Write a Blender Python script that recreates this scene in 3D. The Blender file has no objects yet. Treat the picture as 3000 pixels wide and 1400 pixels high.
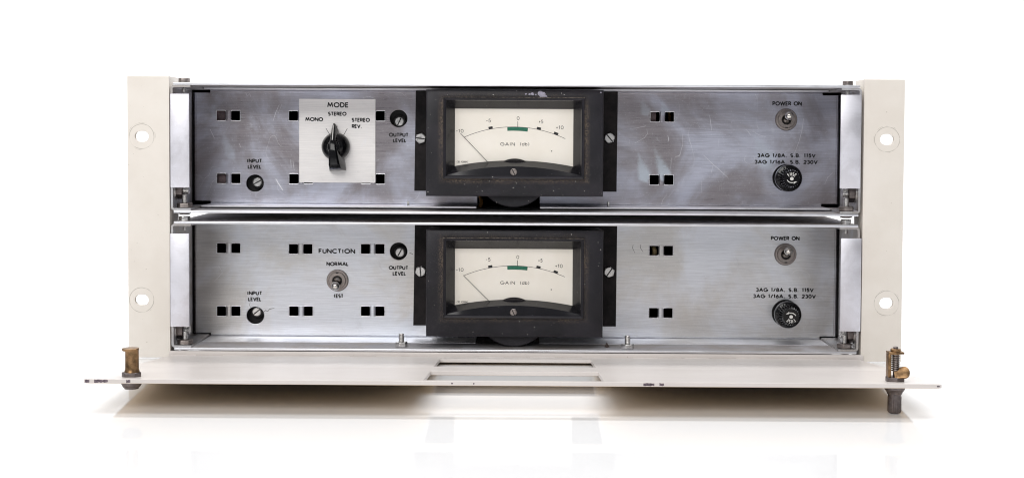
import bpy, bmesh, math, random
from mathutils import Vector, Matrix
random.seed(7)
S = 0.001                                   # all measures below are millimetres
scene = bpy.context.scene
col = scene.collection

# ------------------------------------------------------------------ camera
CX, CY, CZ, YAW, PIT, ROL, FPX, SHY = 5.4513, -869.771, 139.802, 0.00821, 0.03689, 0.00473, 4100.0, -149.146
_fwd = Vector((-math.sin(YAW)*math.cos(PIT), math.cos(YAW)*math.cos(PIT), -math.sin(PIT)))
_rt = Vector((math.cos(YAW), math.sin(YAW), 0)); _up = _rt.cross(_fwd)
_r2 = math.cos(ROL)*_rt + math.sin(ROL)*_up; _u2 = -math.sin(ROL)*_rt + math.cos(ROL)*_up
cam_d = bpy.data.cameras.new('camera'); cam = bpy.data.objects.new('camera', cam_d); col.objects.link(cam)
cam.matrix_world = Matrix(((_r2.x, _u2.x, -_fwd.x, CX*S), (_r2.y, _u2.y, -_fwd.y, CY*S), (_r2.z, _u2.z, -_fwd.z, CZ*S), (0, 0, 0, 1)))
cam_d.sensor_width = 36; cam_d.lens = 36*FPX/3000; cam_d.shift_y = SHY/3000
cam_d.clip_start = 0.01; cam_d.clip_end = 100
scene.camera = cam
C0 = Vector((CX, CY, CZ))
def at(px, py, Y):
    """photograph pixel -> (X, Z) in mm on the vertical plane at depth Y"""
    d = _fwd + _r2*((px-1500)/FPX) - _u2*((py-700-SHY)/FPX)
    p = C0 + d*((Y-CY)/d.y)
    return p.x, p.z
def px_mm(Y): return (Y-CY)/FPX             # millimetres per photo pixel at depth Y

# ------------------------------------------------------------------ world, lamps, exposure
world = bpy.data.worlds.new('World'); scene.world = world; world.use_nodes = True
bg = world.node_tree.nodes['Background']; bg.inputs[0].default_value = (0.93, 0.95, 1.0, 1); bg.inputs[1].default_value = 0.28
def area(name, loc, target, sx, sy, power, colour=(1, 1, 1)):
    d = bpy.data.lights.new(name, 'AREA'); d.shape = 'RECTANGLE'; d.size = sx; d.size_y = sy; d.energy = power; d.color = colour
    o = bpy.data.objects.new(name, d); col.objects.link(o); o.location = loc
    o.rotation_euler = (Vector(target)-Vector(loc)).to_track_quat('-Z', 'Y').to_euler()
    return o
area('overhead_softbox', (0, -0.30, 1.15), (0, -0.12, 0), 1.5, 0.45, 8, (1, 0.99, 0.97))
area('front_softbox', (-0.55, -1.55, 0.95), (0, 0, 0.08), 1.3, 0.7, 18, (1, 0.985, 0.96))
area('backdrop_lamp', (0, 0.75, 2.0), (0, 1.75, 0.5), 3.0, 0.5, 62)
scene.view_settings.view_transform = 'Standard'; scene.view_settings.look = 'None'
scene.cycles.pixel_filter_type = 'BLACKMAN_HARRIS'; scene.cycles.filter_width = 1.1
scene.view_settings.exposure = 0.0; scene.view_settings.gamma = 1.0

# ------------------------------------------------------------------ node helpers
class NT:
    def __init__(s, name):
        s.m = bpy.data.materials.new(name); s.m.use_nodes = True; s.t = s.m.node_tree
        s.b = s.t.nodes['Principled BSDF']; s.L = s.t.links
    def n(s, typ, **kw):
        x = s.t.nodes.new(typ)
        for k, v in kw.items(): setattr(x, k, v)
        return x
    def put(s, sock, v):
        if hasattr(v, 'is_output'): s.L.new(v, sock)
        elif isinstance(v, (tuple, list)) and len(v) == 3 and sock.type == 'RGBA': sock.default_value = (*v, 1)
        else: sock.default_value = v
    def math(s, op, a, b=0.0, c=0.0, clamp=False):
        x = s.n('ShaderNodeMath', operation=op, use_clamp=clamp)
        s.put(x.inputs[0], a); s.put(x.inputs[1], b); s.put(x.inputs[2], c); return x.outputs[0]
    def mix(s, f, a, b, mode='MIX'):
        x = s.n('ShaderNodeMix', data_type='RGBA', blend_type=mode)
        s.put(x.inputs[0], f); s.put(x.inputs[6], a); s.put(x.inputs[7], b); return x.outputs[2]
    def pos(s):
        if not hasattr(s, '_p'):
            g = s.n('ShaderNodeNewGeometry'); v = s.n('ShaderNodeVectorMath', operation='SCALE'); v.inputs[3].default_value = 1000
            s.L.new(g.outputs['Position'], v.inputs[0]); s._p = v.outputs[0]
            q = s.n('ShaderNodeSeparateXYZ'); s.L.new(s._p, q.inputs[0]); s.X, s.Y, s.Z = q.outputs
        return s._p
    def scaled(s, x, y, z):
        v = s.n('ShaderNodeVectorMath', operation='MULTIPLY'); s.L.new(s.pos(), v.inputs[0]); v.inputs[1].default_value = (x, y, z); return v.outputs[0]
    def noise(s, scale=1.0, detail=3.0, rough=0.55, vec=None, dist=0.0):
        x = s.n('ShaderNodeTexNoise'); s.L.new(vec if vec is not None else s.pos(), x.inputs['Vector'])
        x.inputs['Scale'].default_value = scale; x.inputs['Detail'].default_value = detail
        x.inputs['Roughness'].default_value = rough; x.inputs['Distortion'].default_value = dist
        return x.outputs['Fac']
    def ramp(s, v, lo, hi, a=0.0, b=1.0):
        x = s.n('ShaderNodeMapRange', interpolation_type='SMOOTHSTEP'); s.put(x.inputs[0], v)
        for i, k in enumerate((lo, hi, a, b)): s.put(x.inputs[i+1], k)
        return x.outputs[0]
    def line(s, v, centre, width):          # 1 on a thin contour of v
        return s.ramp(s.math('ABSOLUTE', s.math('SUBTRACT', v, centre)), 0, width, 1, 0)
    def bump(s, h, strength, dist):
        x = s.n('ShaderNodeBump'); x.inputs['Strength'].default_value = strength; x.inputs['Distance'].default_value = dist
        s.L.new(h, x.inputs['Height']); s.L.new(x.outputs[0], s.b.inputs['Normal'])
    def set(s, **kw):
        for k, v in kw.items(): s.put(s.b.inputs[k.replace('_', ' ')], v)
        return s
def simple(name, c, rough=0.5, metal=0.0, vary=0.12, scale=0.4, bump=0.0):
    t = NT(name); f = t.noise(scale, 4)
    a = tuple(min(1, x*(1-vary)) for x in c); b = tuple(min(1, x*(1+vary)) for x in c)
    t.set(Base_Color=t.mix(t.ramp(f, .3, .7), a, b), Roughness=t.ramp(f, .2, .8, max(0.02, rough-.07), rough+.08), Metallic=metal)
    if bump: t.bump(t.noise(scale*6, 3), bump, 0.0002)
    return t.m

def steel(name, warm, cool, rough, smears=(), scratch=1.0, cloud=0.016, brushed=1.0):
    t = NT(name); t.pos()
    c = t.noise(cloud, 5, .6, dist=0.6)
    base = t.mix(t.ramp(c, .38, .62), warm, cool)
    fine = t.noise(1.0, 3, .7, vec=t.scaled(.06, .3, 2.6))
    base = t.mix(t.math('MULTIPLY', t.ramp(fine, .3, .7), .30*brushed), base, (.92, .92, .95), 'MULTIPLY') if False else t.mix(.5*brushed, base, t.mix(t.ramp(fine, .3, .72), (.62, .62, .63), (1.0, 1.0, 1.0)), 'MULTIPLY')
    grain = t.noise(1.1, 2, .8)
    base = t.mix(t.ramp(grain, .58, .80, 0, .35), base, (.95, .95, .98))
    blot = t.noise(.07, 6, .7, dist=1.2)
    base = t.mix(t.ramp(blot, .60, .74, 0, .30), base, (.86, .88, .95))
    base = t.mix(t.ramp(t.noise(.045, 5, .7, dist=1.5), .60, .75, 0, .16), base, (.30, .27, .27))
    # hairline scratches: contours of distorted noise, present only in places
    for k, (sc, w) in enumerate(((.012, .0010), (.02, .0012), (.035, .0016))):
        v = t.n('ShaderNodeVectorMath', operation='ADD'); t.L.new(t.scaled(1, 1, 1.6-.5*k), v.inputs[0]); v.inputs[1].default_value = (91*k, 17, 53*k)
        l = t.line(t.noise(sc, 1.5, .5, vec=v.outputs[0]), .5+.02*k, w)
        g = t.ramp(t.noise(.04, 2, .5, vec=v.outputs[0]), .54, .62)
        base = t.mix(t.math('MULTIPLY', t.math('MULTIPLY', l, g), .32*scratch), base, (1, 1, 1))
    sm = None
    for (x, z, ang, length, wid, amt) in smears:      # wiped streaks: broad at the hole, thinning to a ragged tip
        ca, sa = math.cos(math.radians(ang)), math.sin(math.radians(ang))
        dx = t.math('SUBTRACT', t.X, x); dz = t.math('SUBTRACT', t.Z, z)
        u = t.math('ADD', t.math('MULTIPLY', dx, ca/length), t.math('MULTIPLY', dz, sa/length))
        w = t.math('ADD', t.math('MULTIPLY', dx, -sa/wid), t.math('MULTIPLY', dz, ca/wid))
        wn = t.math('ABSOLUTE', t.math('ADD', w, t.math('MULTIPLY', t.math('MULTIPLY', u, u), .5)))
        lim = t.math('MULTIPLY', t.ramp(u, -.02, .30), t.math('POWER', t.math('MAXIMUM', t.math('SUBTRACT', 1.0, u), 0.0), .8))
        nn = t.math('MULTIPLY', t.math('SUBTRACT', t.noise(.8, 5, .85), .5), 1.9)
        e = t.math('SUBTRACT', t.math('ADD', lim, t.math('MULTIPLY', nn, t.ramp(u, 0, 1, .25, .7))), wn)
        m = t.math('MULTIPLY', t.ramp(e, -.05, .42, 0, amt), t.ramp(u, .2, 1.15, 1, .25))
        sm = m if sm is None else t.math('MAXIMUM', sm, m)
    if sm is not None: base = t.mix(sm, base, (.78, .88, .98))
    r = t.math('ADD', t.ramp(c, .3, .7, rough-.04, rough+.05), t.ramp(fine, .2, .8, -.04, .05))
    t.set(Base_Color=base, Metallic=1.0, Roughness=r, Anisotropic=.35)
    t.bump(fine, .10*brushed, .00012)
    return t.m

M = {}
def R(p, Y): return at(p[0], p[1], Y)
_s = lambda px, py, ang, L, W, a: (*at(px, py, 52), ang, L*.212, W*.212, a)
M['steel_upper'] = steel('zinc_plated_steel_violet', (.42, .385, .405), (.63, .645, .75), .33,
    smears=[_s(1900, 543, 115, 118, 34, .62), _s(1964, 545, 119, 138, 34, .66), _s(2270, 505, 126, 160, 50, .34), _s(1900, 345, 118, 70, 26, .26),
            _s(1958, 345, 120, 66, 24, .28), _s(690, 480, 118, 130, 26, .22), _s(640, 350, 120, 60, 26, .22), _s(900, 550, 100, 60, 50, .14)], scratch=1.2)
M['steel_lower'] = steel('brushed_steel_grey', (.68, .665, .65), (.80, .825, .885), .35, smears=[_s(1250, 985, 170, 500, 90, .12)], scratch=.5, cloud=.014)
M['sheet_edge'] = steel('bright_cut_steel', (.82, .82, .85), (.90, .91, .95), .42, scratch=.2, cloud=.05, brushed=.6)
M['plate_face'] = steel('dusty_plate_face', (.56, .52, .50), (.66, .65, .68), .66, scratch=.4, cloud=.03, brushed=.8)
M['rim'] = steel('bright_rim_highlight', (.88, .88, .90), (.95, .95, .97), .30, scratch=0, cloud=.1, brushed=.1)
M['zinc'] = steel('satin_zinc_tab', (.70, .69, .735), (.79, .785, .84), .5, scratch=.3, cloud=.06, brushed=.2)
M['bracket'] = steel('dusty_zinc_bracket', (.48, .45, .43), (.58, .58, .60), .45, scratch=.3, cloud=.05, brushed=.3)
M['aluminium'] = steel('brushed_aluminium_plate', (.90, .875, .86), (.95, .925, .915), .52, scratch=.15, cloud=.01, brushed=.55)
M['screw'] = simple('bright_screw_metal', (.62, .61, .60), .28, 1, .1, .3)
M['dull_screw'] = simple('dull_nickel', (.30, .265, .25), .38, 1, .12, .4)
M['dark_metal'] = simple('aged_dark_metal', (.17, .145, .14), .40, 1, .2, .5, .1)
M['brass'] = simple('aged_brass', (.27, .165, .085), .38, 1, .4, .35, .05)
M['chrome'] = simple('nickel_lever', (.72, .70, .66), .13, 1, .06, .5)
M['gloss_black'] = simple('glossy_black_plastic', (.004, .004, .005), .10, 0, .3, .3)
M['gloss_black'].node_tree.nodes['Principled BSDF'].inputs['Specular IOR Level'].default_value = .32
M['print_black'] = simple('black_screen_print', (.008, .008, .009), .45, 0, .2, .8)
M['print_grey'] = simple('faint_grey_print', (.10, .09, .08), .5, 0, .2, .8)
M['print_white'] = simple('white_paint_fill', (.80, .79, .76), .5, 0, .05, .8)
M['green'] = simple('green_band_print', (.012, .145, .085), .5, 0, .15, 1.2)
M['cavity_shade'] = simple('interior_shade', (.012, .011, .012), .6, 0, .3, .3)  # near-black colour stands in for shade inside the case and its holes
M['wire_tan'] = simple('tan_wire_insulation', (.42, .33, .17), .45, 0, .2, .6)
M['wire_brown'] = simple('amber_wire_insulation', (.30, .15, .04), .35, 0, .3, .6)
M['chip'] = simple('bare_metal_in_paint_chip', (.13, .10, .12), .4, .5, .5, 1.5)
M['warm_underside'] = simple('warm_bounce_underside', (.74, .565, .37), .5, 0, .05, .05)  # beige in place of the door's cream, warms the shade beneath it
M['dirt'] = simple('dark_crumb', (.05, .035, .03), .9, 0, .4, 1.5, .4)

def black_plate():
    t = NT('black_painted_plate'); t.pos()
    f = t.noise(.12, 5, .7); sp = t.noise(1.0, 2, .8)
    c = t.mix(t.ramp(f, .3, .7), (.009, .008, .009), (.022, .018, .019))
    c = t.mix(t.ramp(sp, .72, .80, 0, .5), c, (.4, .38, .36))
    t.set(Base_Color=c, Roughness=.5); t.b.inputs['Specular IOR Level'].default_value = .14; t.bump(t.noise(.9, 3), .15, .0002); return t.m
M['black_plate'] = black_plate()

def meter_plastic(cx, cz, hx, hz):
    """black moulded case, dusty, with brown grime along the foot of the raised ridge"""
    t = NT('dusty_black_meter_case'); t.pos()
    dx = t.math('SUBTRACT', t.math('ABSOLUTE', t.math('SUBTRACT', t.X, cx)), hx)
    dz = t.math('SUBTRACT', t.math('ABSOLUTE', t.math('SUBTRACT', t.Z, cz)), hz)
    d = t.math('MAXIMUM', dx, dz)
    band = t.math('MULTIPLY', t.ramp(d, -.4, .2, 0, 1), t.ramp(d, .2, 4.2, 1, 0))
    sp = t.noise(1.3, 3, .85)
    sp2 = t.noise(2.4, 2, .9)
    band = t.math('MULTIPLY', band, t.math('MULTIPLY', t.ramp(t.noise(.06, 3), .35, .62, .3, 1), t.ramp(t.Z, cz+hz-3, cz+hz+.5, 1, .4)))
    g = t.math('MULTIPLY', band, t.ramp(sp, .42, .66, 0, .55))
    inner = t.ramp(d, -1.6, -.6)                # inside the ridge: no pale specks, glossier
    cloud = t.noise(.05, 4)
    c = t.mix(t.ramp(cloud, .35, .65), (.011, .0105, .014), (.019, .0175, .023))
    c = t.mix(t.math('MULTIPLY', t.ramp(sp2, .60, .78, 0, .30), inner), c, (.34, .31, .28))
    c = t.mix(g, c, (.30, .22, .15))
    c = t.mix(t.ramp(t.noise(.75, 1, .5), .775, .80, 0, .9), c, (.6, .58, .55))
    c = t.mix(t.ramp(d, -2.6, -1.8, .55, 0), c, (.004, .004, .006))  # darker inside the ridge
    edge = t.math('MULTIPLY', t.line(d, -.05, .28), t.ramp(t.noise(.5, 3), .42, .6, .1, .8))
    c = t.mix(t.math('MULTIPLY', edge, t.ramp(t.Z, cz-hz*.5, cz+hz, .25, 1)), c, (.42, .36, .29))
    rr = t.ramp(inner, 0, 1, .24, .44)
    t.set(Base_Color=c, Roughness=rr); t.b.inputs['Specular IOR Level'].default_value = .28; t.bump(sp, .12, .0002); return t.m

def ear_paint(holes):
    """cream enamel with grey washer rings round the slots, rubbed spots and a little grime"""
    t = NT('cream_enamel'); t.pos()
    f = t.noise(.03, 5, .6)
    c = t.mix(t.ramp(f, .3, .7), (.69, .64, .58), (.74, .695, .64))
    brk = t.noise(.16, 3, .6)
    for i, (x, z) in enumerate(holes):
        dx = t.math('SUBTRACT', t.X, x); dz = t.math('SUBTRACT', t.Z, z)
        r = t.math('SQRT', t.math('ADD', t.math('MULTIPLY', dx, dx), t.math('MULTIPLY', dz, dz)))
        r = t.math('ADD', r, t.math('MULTIPLY', t.math('SUBTRACT', t.noise(.12, 2), .5), .9))
        a = t.math('MULTIPLY', t.line(r, 7.7, .36), t.ramp(brk, .36, .56, .12, .75))
        b = t.math('MULTIPLY', t.line(r, 8.5, .24), t.ramp(brk, .50, .66, 0, .55))
        c = t.mix(t.math('MAXIMUM', a, b), c, (.30, .27, .23))
    c = t.mix(t.ramp(t.noise(.55, 2, .6), .72, .76, 0, .7), c, (.25, .20, .15))
    c = t.mix(t.math('MULTIPLY', t.line(t.noise(.05, 3, .6), .5, .004), t.ramp(t.noise(.05, 2), .62, .7, 0, .4)), c, (.4, .36, .3))
    c = t.mix(t.ramp(t.noise(.09, 4, .7), .66, .78, 0, .28), c, (.74, .64, .42))
    t.set(Base_Color=c, Roughness=.42); t.bump(t.noise(.6, 3), .05, .0002); return t.m

def door_paint():
    t = NT('cream_enamel_door'); t.pos()
    st = t.noise(1, 3, .6, vec=t.scaled(.004, .12, .12)); f = t.noise(.02, 5, .6)
    c = t.mix(t.ramp(f, .3, .7), (.60, .555, .53), (.655, .61, .585))
    c = t.mix(t.ramp(st, .5, .75, 0, .25), c, (.60, .57, .54))
    c = t.mix(t.ramp(t.noise(.6, 2, .6), .74, .77, 0, .6), c, (.25, .20, .15))
    t.set(Base_Color=c, Roughness=.34); t.b.inputs['Coat Weight'].default_value = .08; t.b.inputs['Coat Roughness'].default_value = .12
    t.bump(t.noise(.25, 3), .04, .0003); return t.m
M['door'] = door_paint()

def dial_paper():
    t = NT('cream_dial_card'); t.pos(); f = t.noise(.05, 4)
    c = t.mix(t.ramp(f, .3, .7), (.91, .855, .765), (.95, .90, .82))
    c = t.mix(t.ramp(t.noise(1.4, 2, .7), .70, .78, 0, .25), c, (.5, .42, .33))
    t.set(Base_Color=c, Roughness=.6); return t.m
M['dial'] = dial_paper()

def floor_mat():
    t = NT('white_gloss_acrylic'); t.pos(); f = t.noise(.01, 3)
    t.set(Base_Color=t.mix(f, (.855, .855, .865), (.875, .875, .885)), Roughness=t.ramp(t.noise(.06, 3), .3, .7, .035, .06)); t.b.inputs['IOR'].default_value = 1.49
    return t.m
M['floor'] = floor_mat()
M['backdrop'] = simple('white_paper_backdrop', (.86, .86, .86), .9, 0, .02, .01)

# ------------------------------------------------------------------ mesh helpers
class MB:
    def __init__(s): s.v = []; s.f = []
    def add(s, v, f):
        o = len(s.v); s.v += [tuple(p) for p in v]; s.f += [tuple(i+o for i in q) for q in f]; return s
    def box(s, x0, x1, y0, y1, z0, z1):
        x0, x1 = sorted((x0, x1)); y0, y1 = sorted((y0, y1)); z0, z1 = sorted((z0, z1))
        return s.add([(x0, y0, z0), (x1, y0, z0), (x1, y1, z0), (x0, y1, z0), (x0, y0, z1), (x1, y0, z1), (x1, y1, z1), (x0, y1, z1)],
                     [(0, 3, 2, 1), (4, 5, 6, 7), (0, 1, 5, 4), (1, 2, 6, 5), (2, 3, 7, 6), (3, 0, 4, 7)])
    def lathe(s, prof, c=(0, 0, 0), axis='Y-', n=32, phase=0.0, rfun=None):
        """prof: (radius, height) pairs; height runs along axis"""
        ax = {'Y-': ((1, 0, 0), (0, 0, 1), (0, -1, 0)), 'Z': ((1, 0, 0), (0, 1, 0), (0, 0, 1)), 'X': ((0, 1, 0), (0, 0, 1), (1, 0, 0)),
              'X-': ((0, 1, 0), (0, 0, 1), (-1, 0, 0)), 'Z-': ((1, 0, 0), (0, -1, 0), (0, 0, -1))}[axis] if isinstance(axis, str) else axis
        e1, e2, e3 = (Vector(a) for a in ax); c = Vector(c); vs = []; fs = []
        for i, (r, h) in enumerate(prof):
            for k in range(n):
                a = phase+2*math.pi*k/n; rr = r if rfun is None else rfun(i, k, r)
                vs.append(c + e1*(rr*math.cos(a)) + e2*(rr*math.sin(a)) + e3*h)
        for i in range(len(prof)-1):
            for k in range(n):
                k2 = (k+1) % n; fs.append((i*n+k, i*n+k2, (i+1)*n+k2, (i+1)*n+k))
        if prof[0][0] > 1e-6: fs.append(tuple(range(n-1, -1, -1)))
        if prof[-1][0] > 1e-6: fs.append(tuple((len(prof)-1)*n+k for k in range(n)))
        return s.add(vs, fs)
    def tube(s, path, r, n=10):
        P = [Vector(p) for p in path]; vs = []; fs = []
        for i, p in enumerate(P):
            d = (P[min(i+1, len(P)-1)]-P[max(i-1, 0)]).normalized()
            u = d.cross(Vector((0.3, 0.1, 0.95))).normalized(); w = d.cross(u)
            for k in range(n):
                a = 2*math.pi*k/n; vs.append(p + u*(r*math.cos(a)) + w*(r*math.sin(a)))
        for i in range(len(P)-1):
            for k in range(n):
                k2 = (k+1) % n; fs.append((i*n+k, i*n+k2, (i+1)*n+k2, (i+1)*n+k))
        fs += [tuple(range(n-1, -1, -1)), tuple((len(P)-1)*n+k for k in range(n))]
        return s.add(vs, fs)
    def map(s, fn): s.v = [tuple(fn(*p)) for p in s.v]; return s
    def mesh(s, name, mat, org=(0, 0, 0), bevel=0.0, segs=2, smooth=40, weld=True):
        bm = bmesh.new(); vs = [bm.verts.new(((x-org[0])*S, (y-org[1])*S, (z-org[2])*S)) for x, y, z in s.v]
        for f in s.f:
            try: bm.faces.new([vs[i] for i in f])
            except ValueError: pass
        if weld: bmesh.ops.remove_doubles(bm, verts=bm.verts, dist=1e-7)
        bmesh.ops.recalc_face_normals(bm, faces=bm.faces)
        if bevel:
            es = [e for e in bm.edges if len(e.link_faces) == 2 and e.calc_face_angle(0) > math.radians(30)]
            bmesh.ops.bevel(bm, geom=es, offset=bevel*S, segments=segs, profile=.5, affect='EDGES', clamp_overlap=True)
        me = bpy.data.meshes.new(name); bm.to_mesh(me); bm.free(); me.materials.append(mat)
        if smooth:
            me.shade_smooth(); me.set_sharp_from_angle(angle=math.radians(smooth))
        return me

WPOS = {}
def link(name, data, parent=None, loc=(0, 0, 0), rot=None):
    """loc in world mm; children are placed relative to their parent"""
    o = bpy.data.objects.new(name, data); col.objects.link(o); WPOS[o.name] = Vector(loc)
    if parent is not None:
        o.parent = parent; o.location = (Vector(loc)-WPOS[parent.name])*S
    else: o.location = Vector(loc)*S
    if rot is not None: o.rotation_euler = rot
    return o
def part(name, mb, mat, parent=None, org=None, **kw):
    if org is None:
        org = WPOS[parent.name] if parent is not None else (0, 0, 0)
    return link(name, mb.mesh(name, M[mat] if isinstance(mat, str) else mat, org, **kw), parent, org)

def circle(cx, cz, r, n=40): return [(cx+r*math.cos(2*math.pi*k/n), cz+r*math.sin(2*math.pi*k/n)) for k in range(n)]
def rrect(x0, x1, z0, z1, r=(0, 0, 0, 0), n=5):
    """corner radii: lower-left, lower-right, upper-right, upper-left"""
    pts = []
    for (cx, cz, a0, rr) in ((x0, z0, 180, r[0]), (x1, z0, 270, r[1]), (x1, z1, 0, r[2]), (x0, z1, 90, r[3])):
        if rr <= 0: pts.append((cx, cz)); continue
        ox = cx + (rr if cx == x0 else -rr); oz = cz + (rr if cz == z0 else -rr)
        for k in range(n+1):
            a = math.radians(a0+90*k/n); pts.append((ox+rr*math.cos(a), oz+rr*math.sin(a)))
    return pts
def plate(loops, thick, bevel=0.0, bres=1):
    """flat plate with holes as (verts, faces) in (u, v, w); first loop is the outline"""
    cu = bpy.data.curves.new('tmp_plate', 'CURVE'); cu.dimensions = '2D'; cu.fill_mode = 'BOTH'
    cu.extrude = thick/2-bevel; cu.bevel_depth = bevel; cu.bevel_resolution = bres; cu.offset = -bevel
    for lp in loops:
        sp = cu.splines.new('POLY'); sp.points.add(len(lp)-1); sp.use_cyclic_u = True
        for i, (u, v) in enumerate(lp): sp.points[i].co = (u, v, 0, 1)
    o = bpy.data.objects.new('tmp_plate', cu); col.objects.link(o)
    bpy.context.view_layer.update()
    me = bpy.data.meshes.new_from_object(o.evaluated_get(bpy.context.evaluated_depsgraph_get()))
    v = [tuple(x.co) for x in me.vertices]; f = [tuple(p.vertices) for p in me.polygons]
    bpy.data.objects.remove(o); bpy.data.curves.remove(cu); bpy.data.meshes.remove(me)
    return v, f
def xz_plate(loops, yfront, thick, bevel=0.0, bres=1):
    v, f = plate(loops, thick, bevel, bres)
    return [(a, yfront+thick/2+c, b) for a, b, c in v], f

# ------------------------------------------------------------------ lettering: single-stroke alphabet
def arc(cx, cy, rx, ry, a0, a1, n=12):
    return [(cx+rx*math.cos(math.radians(a0+(a1-a0)*k/n)), cy+ry*math.sin(math.radians(a0+(a1-a0)*k/n))) for k in range(n+1)]
GL = {
 'A': (.86, [[(0, 0), (.43, 1), (.86, 0)], [(.15, .32), (.71, .32)]]),
 'B': (.58, [[(0, 0), (0, 1), (.28, 1)]+arc(.30, .76, .23, .24, 90, -90)+[(0, .52)], [(.05, .52), (.3, .52)]+arc(.32, .26, .26, .26, 90, -90)+[(0, 0)]]),
 'C': (.86, [arc(.5, .5, .5, .5, 45, 315, 20)]),
 'D': (.72, [[(0, 0), (0, 1), (.22, 1)]+arc(.24, .5, .48, .5, 90, -90)+[(0, 0)]]),
 'E': (.5, [[(.5, 1), (0, 1), (0, 0), (.5, 0)], [(.04, .52), (.46, .52)]]),
 'F': (.5, [[(.5, 1), (0, 1), (0, 0)], [(.04, .52), (.44, .52)]]),
 'G': (.98, [arc(.5, .5, .5, .5, 48, 360, 20)+[(.55, .47)]]),
 'I': (.0, [[(0, 0), (0, 1)]]),
 'L': (.46, [[(0, 1), (0, 0), (.46, 0)]]),
 'M': (1.0, [[(0, 0), (.17, 1), (.5, .22), (.83, 1), (1, 0)]]),
 'N': (.74, [[(0, 0), (0, 1), (.74, 0), (.74, 1)]]),
 'O': (1.0, [arc(.5, .5, .5, .5, 90, 450, 28)]),
 'P': (.54, [[(0, 0), (0, 1), (.26, 1)]+arc(.28, .73, .26, .27, 90, -90)+[(.03, .46)]]),
 'R': (.58, [[(0, 0), (0, 1), (.26, 1)]+arc(.28, .73, .26, .27, 90, -90)+[(.03, .46)], [(.26, .46), (.58, 0)]]),
 'S': (.56, [arc(.28, .74, .25, .26, 35, 250, 12)+arc(.28, .26, .27, .26, 75, -140, 12)]),
 'T': (.56, [[(0, 1), (.56, 1)], [(.28, .96), (.28, 0)]]),
 'worn_T': (.56, [[(.24, .95), (.42, 1)], [(.28, .9), (.28, 0)]]),
 'U': (.66, [[(0, 1), (0, .33)]+arc(.33, .33, .33, .33, 180, 360)+[(.66, 1)]]),
 'V': (.8, [[(0, 1), (.4, 0), (.8, 1)]]),
 'W': (1.25, [[(0, 1), (.3, 0), (.62, .95), (.95, 0), (1.25, 1)]]),
 '0': (.62, [arc(.31, .5, .31, .5, 90, 450, 24)]),
 '1': (.18, [[(0, .82), (.18, 1), (.18, 0)]]),
 '2': (.56, [arc(.28, .72, .27, .28, 165, -25, 12)+[(0, 0), (.56, 0)]]),
 '3': (.54, [arc(.25, .75, .24, .25, 150, -80, 12), arc(.26, .27, .27, .27, 85, -150, 14)]),
 '5': (.54, [[(.5, 1), (.12, 1), (.05, .56)]+arc(.24, .32, .3, .32, 125, -145, 14)]),
 '6': (.58, [[(.44, 1), (.08, .48)]+arc(.29, .3, .29, .3, 150, 510, 20)]),
 '8': (.56, [arc(.28, .76, .22, .24, 90, 450, 18), arc(.28, .27, .28, .27, 90, 450, 18)]),
 '4': (.6, [[(.46, 0), (.46, 1), (0, .28), (.6, .28)]]),
 '/': (.46, [[(0, -.05), (.46, 1.05)]]), '.': (.14, [[(0, 0), (.14, 0)]]),
 '-': (.34, [[(0, .46), (.34, .46)]]), '+': (.42, [[(0, .45), (.42, .45)], [(.21, .16), (.21, .74)]]),
 '(': (.22, [arc(.5, .45, .5, .62, 130, 230)]), ')': (.22, [arc(-.28, .45, .5, .62, 50, -50)]),
 'd': (.56, [arc(.27, .33, .27, .33, 60, 360, 16)+[(.56, .33)], [(.56, 1), (.56, 0)]]),
 'b': (.56, [[(0, 1), (0, 0)], arc(.29, .33, .27, .33, 180, 520, 16)]),
 ' ': (.35, []),
}
def ribbon(pts, w, k=0):
    """one mitred strip along a polyline; k lifts each stroke a hair above the last"""
    P = [Vector((a, b)) for a, b in pts]; L = []; Rr = []; n = len(P)
    closed = (P[0]-P[-1]).length < 1e-6
    for i, p in enumerate(P):
        a = P[i-1] if i else (P[-2] if closed else None); b = P[i+1] if i < n-1 else (P[1] if closed else None)
        d1 = (p-a).normalized() if a is not None else None; d2 = (b-p).normalized() if b is not None else None
        if d1 is None: d1 = d2
        if d2 is None: d2 = d1
        m = Vector((-(d1+d2).y, (d1+d2).x)); m = m.normalized() if m.length > 1e-6 else Vector((-d1.y, d1.x))
        c = max(.45, m.dot(Vector((-d1.y, d1.x)))); L.append(p+m*(w/2/c)); Rr.append(p-m*(w/2/c))
    v = [(q.x, q.y, k) for q in L]+[(q.x, q.y, k) for q in Rr]
    return v, [(i, i+1, n+i+1, n+i) for i in range(n-1)]
def split_runs(pts, w):
    """break a stroke at its sharp corners and let the pieces overrun a little, so corners print square"""
    P = [Vector(p) for p in pts]; runs = []; cur = [P[0]]
    for i in range(1, len(P)):
        cur.append(P[i])
        if i < len(P)-1:
            d1 = (P[i]-P[i-1]).normalized(); d2 = (P[i+1]-P[i]).normalized()
            if d1.dot(d2) < .55:
                cur[-1] = P[i]+d1*w*.42; runs.append(cur); cur = [P[i]-d2*w*.42]
    runs.append(cur)
    return [[tuple(q) for q in r] for r in runs]
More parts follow.
